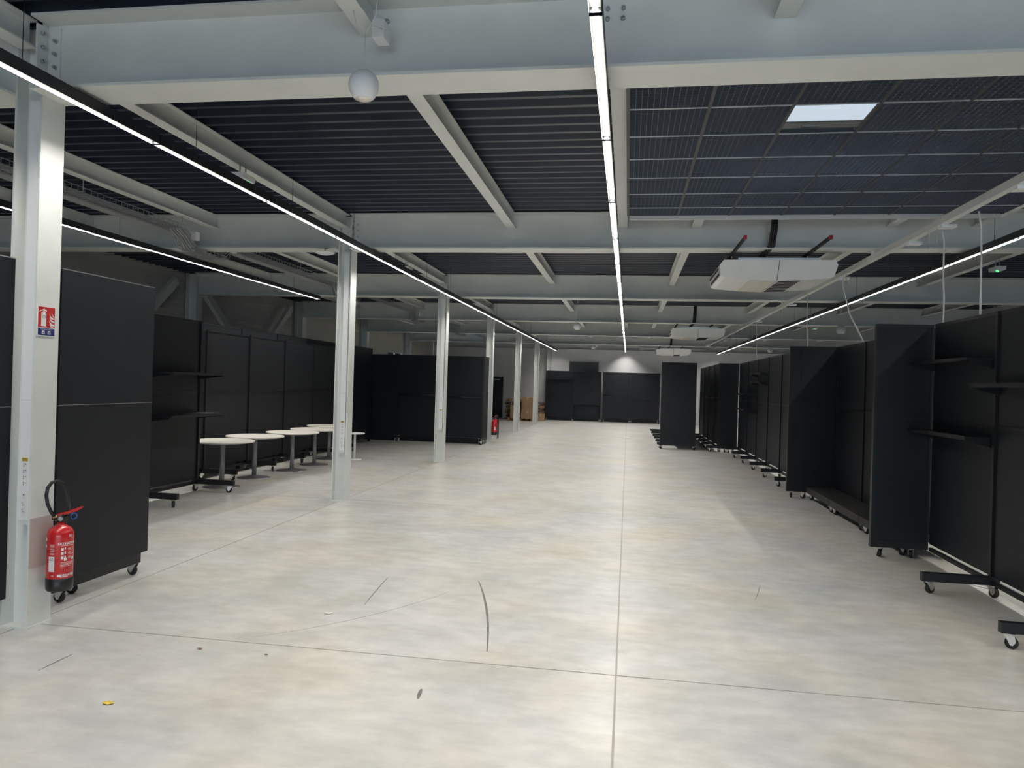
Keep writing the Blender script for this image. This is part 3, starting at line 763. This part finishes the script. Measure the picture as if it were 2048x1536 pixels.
# ------------------------------------------------------------------ ceiling air conditioners
def aircon(y0, label, detail):
    t = thing('ceiling_air_conditioner', label, 'air conditioner', (1.87, y0, 3.15), 0, 'ceiling air conditioners'); D = 1.32
    prof = [(-.69, .245), (-.735, .185), (-.715, .055), (-.66, .035), (-.35, .012), (0, .0), (.35, .012), (.66, .035), (.70, .055), (.725, .185), (.68, .245)]
    for P in ([p for p in prof if p[0] <= 0] + [(0, .245)], [(.008, .0)] + [p for p in prof if p[0] > 0] + [(.008, .245)]):
        c = MB().prism(P, 'y', 0, D)
        c.v = [(x, y + (.16 * (.245 - z) / .245 if y < .01 else 0), z) for x, y, z in c.v]
        obj('casing', c, 'ac_white', t)
    obj('seam', MB().prism([(.006, .24), (.155, .006), (D - .004, .006), (D - .004, .24)], 'x', 0, .008), 'dark_gap', t)
    obj('service_panel', MB().prism([(-.34, .0105), (-.01, -.001), (-.01, -.004), (-.34, .0075)], 'y', .18, D - .01), 'ac_cream', t)
    for i in range(9):
        y = .22 + i * (D - .32) / 8.0
        obj('grille_slat', MB().prism([(.03, -.0015), (.30, .008), (.30, .003), (.03, -.0065)], 'y', y, y + .045), 'dark_gap', t)
    for z0, z1, xo in ((.07, .10, -.722), (.14, .165, -.736)):
        obj('side_louvre', bx(xo - .004, xo + .004, .22, D - .10, z0, z1), 'dark_gap', t)
    obj('mount_channel', bx(-.50, .52, .08, .12, .246, .286), 'zinc', t)
    obj('mount_channel', bx(-.50, .52, D - .12, D - .08, .246, .286), 'zinc', t)
    for x in (-.58, .36):
        y_ = -1.0 if detail else -.1; st = MB().box(x - .014, x + .014, y_, D + .1, .312, .348); s_ = obj('support_strut', st, 'dark_gap', t)
        obj('end_cap', bx(x - .018, x + .018, y_ - .03, y_, .308, .352), 'red_cap' if detail else 'dark_gap', s_)
        obj('hanger_rod', MB().tube([(x, .10, .286), (x, .10, .313)], .006, 6), 'zinc', t); obj('hanger_rod', MB().tube([(x, D - .10, .286), (x, D - .10, .313)], .006, 6), 'zinc', t)
    cb = MB()
    for dx in (-.03, 0, .025): cb.tube([(-.12 + dx, -.30 + dx, .83), (-.125 + dx, -.29, .60), (-.14 + dx, -.22, .38), (-.20 + dx, .16, .30), (-.20 + dx, .4, .25)], .016, 6)
    obj('pipe_bundle', cb, 'rubber', t)
aircon(9.88, 'nearest and largest white ceiling air conditioner hung below the second main beam', True)
aircon(20.95, 'middle white ceiling air conditioner above the free-standing panel', False)
aircon(32.0, 'farthest white ceiling air conditioner near the back wall', False)

# ------------------------------------------------------------------ pendant speakers
def speaker(x, y, z, s, label, ztop=3.8):
    t = thing('pendant_speaker', label, 'speaker', (x, y, z), 0, 'white pendant speakers')
    P = [(.052, -.082), (.066, -.070), (.086, -.035), (.092, 0), (.088, .03), (.072, .062), (.045, .084), (.012, .093), (.006, .10)]
    obj('shell', MB().lathe([(r * s, q * s) for r, q in P], (0, 0, 0), 36), 'white_plastic', t)
    obj('grille', MB().lathe([(.001, -.084 * s), (.050 * s, -.0835 * s), (.050 * s, -.0825 * s)], (0, 0, 0), 28), 'table_white', t)
    obj('cord', MB().tube([(0, 0, .098 * s), (0, 0, ztop - z)], .0028, 6), 'cord_white', t)
    return t
t = speaker(-1.515, 3.97, 3.353, .93, 'white globe speaker hanging before the first main beam', 3.645)
obj('cord', MB().tube([(0, 0, .29), (-.05, .0, .345), (-.075, .02, .40), (-.09, .04, .445)], .0028, 6), 'cord_white', t)
obj('cord', MB().tube([(0, 0, .29), (.03, .0, .335), (.06, .0, .40), (.07, -.01, .50), (.075, -.03, .63)], .0028, 6), 'cord_white', t)
obj('cord', MB().tube([(.03, 0, .325), (.05, .03, .345), (.065, .096, .36)], .0028, 6), 'cord_white', t)
speaker(-1.26, 17.95, 3.15, 1.0, 'white globe speaker beside the middle light line in the fourth bay', 4.04)
speaker(-1.43, 30.0, 3.30, 1.0, 'small distant white globe speaker before the back wall', 4.04)
speaker(5.34, 20.0, 3.34, 1.25, 'white globe speaker above the long right row of panels', 4.04)
speaker(5.42, 30.0, 3.31, 1.0, 'distant white globe speaker on the right before the back wall', 3.81)
jb = thing('junction_box', 'white electrical junction box on the joist end at the first main beam', 'box', (-1.478, 4.10, 3.72))
obj('box_body', bx(-.035, .035, -.03, .08, -.05, .055), 'white_plastic', jb); obj('cover', bx(-.033, .033, -.034, -.0302, -.047, .052), 'white_paint', jb)
bolt(jb, .02, .08, .09, 'y')

# ------------------------------------------------------------------ emergency lights
def emergency(x, y, label, lit=True, z=3.655):
    t = thing('ceiling_emergency_light', label, 'emergency light', (x, y, z), 0, 'emergency light units under the joists')
    obj('housing', MB().prism([(-.075, .03), (.075, .03), (.065, -.022), (-.065, -.022)], 'y', -.12, .12), 'white_plastic', t)
    for yy in (-.055, .055): obj('bracket', bx(-.006, .006, yy - .005, yy + .005, .03, .14), 'zinc', t)
    for q in range(3):
        obj('indicator', bx(-.045 + q * .032, -.020 + q * .032, -.075 + q * .055, -.045 + q * .055, -.027, -.0225), 'led_green', t)
emergency(-3.82, 6.80, 'green-lit emergency light on the column-line joist, nearest on the left')
emergency(-3.87, 12.45, 'emergency light on the column-line joist just past the second column')
emergency(-3.87, 18.3, 'emergency light on the column-line joist past the third column')
emergency(5.47, 12.2, 'green-lit emergency light below the right joist behind the light line')
emergency(5.50, 23.4, 'distant emergency light below the right joist')
dsh = thing('ceiling_access_point', 'flat white dish device hanging just left of the second column head', 'device', (-4.15, 9.60, 3.42))
obj('dish', MB().lathe([(.01, -.03), (.06, -.025), (.13, -.004), (.14, .004), (.06, .012)], (0, 0, 0), 28), 'white_plastic', dsh)
obj('mount', MB().tube([(0, 0, .012), (0, 0, .05), (0, .10, .081)], .008, 6), 'zinc', dsh)

# ------------------------------------------------------------------ cable trays
def basket(label, x0, x1, ya, yb):
    t = thing('cable_tray', label, 'cable tray', (0, 0, 0)); pts = []
    y = ya; zf = lambda y: 3.42 if any(abs(y - (f - .02)) < .42 for f in FR) else (3.66 if all(abs(y - (f - .02)) > .62 for f in FR) else 3.66 - .24 * (0.62 - min(abs(y - (f - .02)) for f in FR)) / .20)
    ys = []
    while y < yb: ys.append(y); y += .10
    b = MB()
    for k, yy in enumerate(ys):
        z = zf(yy); b.bar((x0, yy, z), (x1, yy, z), .006, .006); b.bar((x0, yy, z), (x0, yy, z + .055), .006, .006); b.bar((x1, yy, z), (x1, yy, z + .055), .006, .006)
        if k + 1 < len(ys):
            z2 = zf(ys[k + 1])
            for q in range(6):
                x = x0 + (x1 - x0) * q / 5; b.bar((x, yy, z), (x, ys[k + 1], z2), .005, .005)
            for x in (x0, x1): b.bar((x, yy, z + .055), (x, ys[k + 1], z2 + .055), .007, .007)
    wm = obj('wire_mesh', b, 'zinc', t)
    c = MB()
    for q, rr_ in ((.2, .016), (.38, .013), (.55, .018), (.75, .012)):
        x = x0 + (x1 - x0) * q; c.tube([(x, yy, zf(yy) + .003 + rr_) for yy in ys[::2]], rr_, 6)
    obj('cable_bundle', c, 'grey_plastic', t)
    for yy in ys[5::18]:
        if zf(yy) > 3.6: obj('tray_hanger', MB().tube([((x0 + x1) / 2 + .18, yy, zf(yy)), ((x0 + x1) / 2 + .18, yy, 3.80)], .005, 5).bar((x0, yy, zf(yy) - .005), ((x0 + x1) / 2 + .19, yy, zf(yy) - .005), .02, .006), 'zinc', t)
basket('wire basket cable tray running under the left aisle joist', -6.20, -5.96, 4.9, 33.0)
ch = tag(obj('cable_channel', bx(-6.36, -6.206, 4.8, 9.2, 3.64, 3.70), 'grey_plastic'), 'flat grey cable channel beside the wire tray in the first bay', 'channel')
ch = tag(obj('cable_channel', bx(-6.36, -6.206, 10.5, 14.7, 3.64, 3.70), 'grey_plastic'), 'flat grey cable channel beside the wire tray in the second bay', 'channel')
for (x, y, z, q) in ((-5.925, 9.36, 3.55, 'just before the second main beam'), (-5.925, 10.35, 3.55, 'just past the second main beam'), (-5.925, 5.2, 3.62, 'beside the nearest column'), (-5.925, 14.9, 3.55, 'just before the third main beam'), (-5.925, 20.3, 3.55, 'just before the fourth main beam')):
    j = thing('tray_junction_box', 'white junction box on the left cable tray ' + q, 'box', (x, y, z), 0, 'junction boxes on the cable tray')
    obj('box_body', bx(-.03, .03, -.05, .05, 0, .11), 'white_plastic', j); obj('cover', bx(-.026, .026, -.054, -.0505, .005, .105), 'white_paint', j)
# white cable rail on the right with drop cords
rl = thing('cable_rail', 'white square cable rail running above the right-hand panels', 'cable rail', (2.97, 0, 3.37))
for i in range(10):
    y = -1.9 + i * 3.2
    obj('rail_section', bx(-.032, .032, y, min(y + 3.194, 29.8), 0, .07), 'white_paint', rl)
for f in [FR[0] - 5.5] + FR[:5]: obj('hanger', bx(-.015, .015, f - .05, f - .02, .0705, .129), 'white_plastic', rl)
for (y, q) in ((6.35, 0), (7.75, 0), (8.6, 0), (11.25, 0), (14.6, 0), (18.2, 0)):
    obj('tap_off_box', bx(-.02, .115, y - .055, y + .055, -.03, -.0005), 'white_plastic', rl)
def cord(P, label, r=.009):
    c = tag(obj('hanging_power_cable', MB().tube(P, r, 7), 'cord_white'), label, 'cord', 'white drop cords on the right'); return c
cord([(3.05, 7.95, 3.37), (3.10, 8.02, 3.25), (3.104, 8.03, 2.9), (3.11, 8.015, 2.7), (3.112, 8.02, 2.452)], 'white drop cord from the rail to the near two-shelf panel, farther of the pair')
cord([(3.05, 7.17, 3.37), (3.10, 7.23, 3.25), (3.112, 7.24, 3.0), (3.108, 7.225, 2.7), (3.112, 7.23, 2.452)], 'white drop cord from the rail to the near two-shelf panel, nearer of the pair')
cord([(3.0, 11.2, 3.37), (3.0, 11.2, 3.25), (3.10, 11.2, 2.85), (3.30, 11.2, 2.452)], 'white drop cord slanting down to the base-shelf recess')
cord([(2.97, 13.19, 3.37), (2.97, 13.19, 2.9), (2.99, 13.19, 2.452)], 'white drop cord to the first module of the long right row', .009)
cord([(2.97, 18.25, 3.37), (2.98, 18.25, 2.9), (3.0, 18.25, 2.452)], 'white drop cord to the far part of the long right row', .009)
cord([(2.95, 21.7, 3.37), (2.75, 21.7, 2.9), (2.53, 21.7, 2.452)], 'white drop cord beside the far right end panel', .009)
def tape(x, y, z0, z1, mat, label, w_=.03):
    b = MB(); n = 6
    for i in range(n):
        a = z1 + (z0 - z1) * i / n; c = z1 + (z0 - z1) * (i + 1) / n; o1 = .006 * math.sin(i * 1.7); o2 = .006 * math.sin((i + 1) * 1.7)
        b.bar((x + o1, y + o1, a), (x + o2, y + o2, c), w_, .0015, 0, (1, 0, 0))
    tag(obj('hanging_tape', b, mat), label, 'tape', 'tape scraps hanging from the cable rail')
tape(2.96, 8.03, 3.19, 3.37, 'tape_white', 'pale tape strip hanging from the cable rail, longer of two')
tape(2.96, 7.84, 3.21, 3.37, 'tape_white', 'pale curled tape strip hanging from the cable rail, shorter of two', .02)
tape(2.96, 10.9, 3.21, 3.44, 'tape_tan', 'yellow-brown tape wad hanging from the cable rail beyond the air conditioner', .05)
tape(2.96, 15.2, 3.18, 3.37, 'tape_white', 'small tan tape scrap hanging from the cable rail farther back', .035)
tag(obj('floor_cable', MB().tube([(2.98, 7.42, .006), (3.06, 7.38, .006), (3.14, 7.30, .006), (3.22, 7.20, .006), (3.32, 7.12, .006), (3.42, 7.10, .006)], .006, 6), 'cord_white'), 'white cable lying on the floor under the near panel', 'cable')
pp = thing('duct_pipe', 'white horizontal duct pipe below the ceiling at the back wall', 'pipe', (0, 36.6, 3.62))
obj('pipe', MB().tube([(.5, 0, 0), (3.65, 0, 0)], .09, 14), 'ac_white', pp); obj('collar', MB().tube([(1.6, 0, 0), (1.68, 0, 0)], .098, 14), 'zinc', pp)
obj('hanger', MB().tube([(1.2, 0, .09), (1.2, 0, .36)], .006, 6).tube([(3.2, 0, .09), (3.2, 0, .36)], .006, 6), 'zinc', pp)

# ------------------------------------------------------------------ pallets and boxes at the back
def pallet(loc, rz, label, mat='wood'):
    t = thing('wooden_pallet', label, 'pallet', loc, rz, 'wooden pallets at the back')
    for y in (-.36, 0, .36): obj('runner_board', bx(-.6, .6, y - .05, y + .05, 0, .02), mat, t)
    for x in (-.55, 0, .55):
        for y in (-.36, 0, .36): obj('block', bx(x - .05, x + .05, y - .05, y + .05, .02, .10), mat, t)
    for i in range(6):
        x = -.55 + i * .22; obj('deck_board', bx(x - .05, x + .05, -.4, .4, .1005, .1205), mat, t)
    return t
pallet((-4.93, 34.62, 0), 0, 'wooden pallet on the floor carrying cardboard boxes')
for k in range(7):
    pallet((-5.39 + .03 * math.sin(k * 2.1), 35.75, .1445 * k), PI / 2 + random.uniform(-.03, .03), 'wooden pallet in the stack behind the boxes, %s from the floor' % ORD[k], 'wood_grey' if k % 3 else 'wood')
for k in range(6):
    pallet((-4.44 - .02 * (k % 2), 35.95, .1445 * k), PI / 2, 'wooden pallet in the stack beside the back panels, %s from the floor' % ORD[k], 'wood_grey' if k % 2 else 'wood')
def carton(x0, x1, y0, y1, z0, z1, label, flap=True):
    t = thing('cardboard_box', label, 'box', ((x0 + x1) / 2, (y0 + y1) / 2, z0), 0, 'cardboard boxes at the back'); a, b_, h = (x1 - x0) / 2, (y1 - y0) / 2, z1 - z0
    obj('carton_body', bx(-a, a, -b_, b_, 0, h - .006), 'cardboard', t)
    obj('flap', bx(-a, -.002, -b_, b_, h - .0055, h), 'cardboard', t); obj('flap', bx(.002, a, -b_, b_, h - .0055, h), 'cardboard', t)
    if flap: obj('packing_tape', MB().box(-.03, .03, -b_ - .002, -b_ - .0003, h - .12, h - .006).box(-.03, .03, -b_, b_, h + .0003, h + .002), 'tape_tan', t)
carton(-5.42, -5.08, 34.30, 34.9, .121, .72, 'narrow brown cardboard box on the left end of the front pallet')
carton(-4.90, -4.34, 34.25, 34.95, .121, .49, 'lower brown cardboard box on the right end of the front pallet')
carton(-4.87, -4.36, 34.28, 34.9, .493, 1.12, 'upper brown cardboard box standing on another box on the front pallet')
carton(-4.22, -3.88, 34.85, 35.2, 0, .34, 'small open brown cardboard box on the floor beside the back panels')
tag(obj('leaning_board', MB().bar((-5.0, 34.9, .121), (-4.97, 34.99, .75), .06, .03), 'wood'), 'pale timber batten leaning between the cardboard boxes', 'batten')

# ------------------------------------------------------------------ marks and scraps on the floor
def mark(P, w_, nm='scuff_mark', mat='scuff', z=.0006):
    b = MB(); P = [Vector((p[0], p[1], 0)) for p in P]; n = len(P); L_, R_ = [], []
    for i, p in enumerate(P):
        d = (P[min(i + 1, n - 1)] - P[max(i - 1, 0)]).normalized(); s = Vector((-d.y, d.x, 0)); k = w_ * (.35 + .65 * math.sin(PI * (i + .5) / n))
        b.v += [tuple(p + s * k / 2 + Vector((0, 0, z))), tuple(p - s * k / 2 + Vector((0, 0, z)))]
    for i in range(n - 1): b.face([2 * i, 2 * i + 1, 2 * i + 3, 2 * i + 2])
    obj(nm, b, mat, floor)
def arc(a, c, e, n=10):
    return [((1 - t) ** 2 * a[0] + 2 * t * (1 - t) * c[0] + t * t * e[0], (1 - t) ** 2 * a[1] + 2 * t * (1 - t) * c[1] + t * t * e[1]) for t in [i / n for i in range(n + 1)]]
mark(arc((-1.22, 6.25), (-.97, 5.5), (-.834, 4.62)), .018)
mark(arc((-2.0, 6.16), (-1.97, 5.8), (-1.92, 5.36)), .010)
mark(arc((-1.079, 3.976), (-1.075, 3.92), (-1.062, 3.846)), .022)
mark(arc((-2.38, 4.51), (-1.75, 5.0), (-1.38, 5.88)), .006)
mark(arc((-3.25, 4.0), (-3.25, 3.87), (-3.25, 3.727)), .012)
mark(arc((1.198, 6.777), (1.14, 6.5), (1.074, 6.28)), .006)
def scrap(nm, x, y, s, mat, label, cat, rz=0.0, hgt=.006):
    b = MB(); P = [(-s, -s * .5), (s * .3, -s * .7), (s, -.1 * s), (s * .4, s * .6), (-s * .7, s * .5)]
    b.prism(P, 'z', 0, .0012); b.v = [(p[0], p[1], p[2] + hgt * abs(p[0]) / s) for p in b.v]
    tag(obj(nm, b, mat, None, (x, y, .0012), rz), label, cat)
scrap('paper_scrap', -2.584, 3.442, .03, 'yellow', 'small yellow paper scrap on the floor at lower left', 'scrap')
scrap('leaf_bit', -2.576, 4.247, .018, 'leaf_brown', 'brown leaf fragment on the floor beside the cross joint, left one', 'leaf')
scrap('leaf_bit', -2.136, 4.248, .012, 'leaf_brown', 'brown leaf fragment on the floor beside the cross joint, right one', 'leaf')
scrap('paper_scrap', -2.095, 5.101, .03, 'paper', 'thin white paper scrap on the floor left of the dark scuffs', 'scrap', .3)
scrap('paper_scrap', .03, 25.1, .14, 'paper', 'crumpled white paper on the floor joint in the far distance', 'scrap', 0, .03)
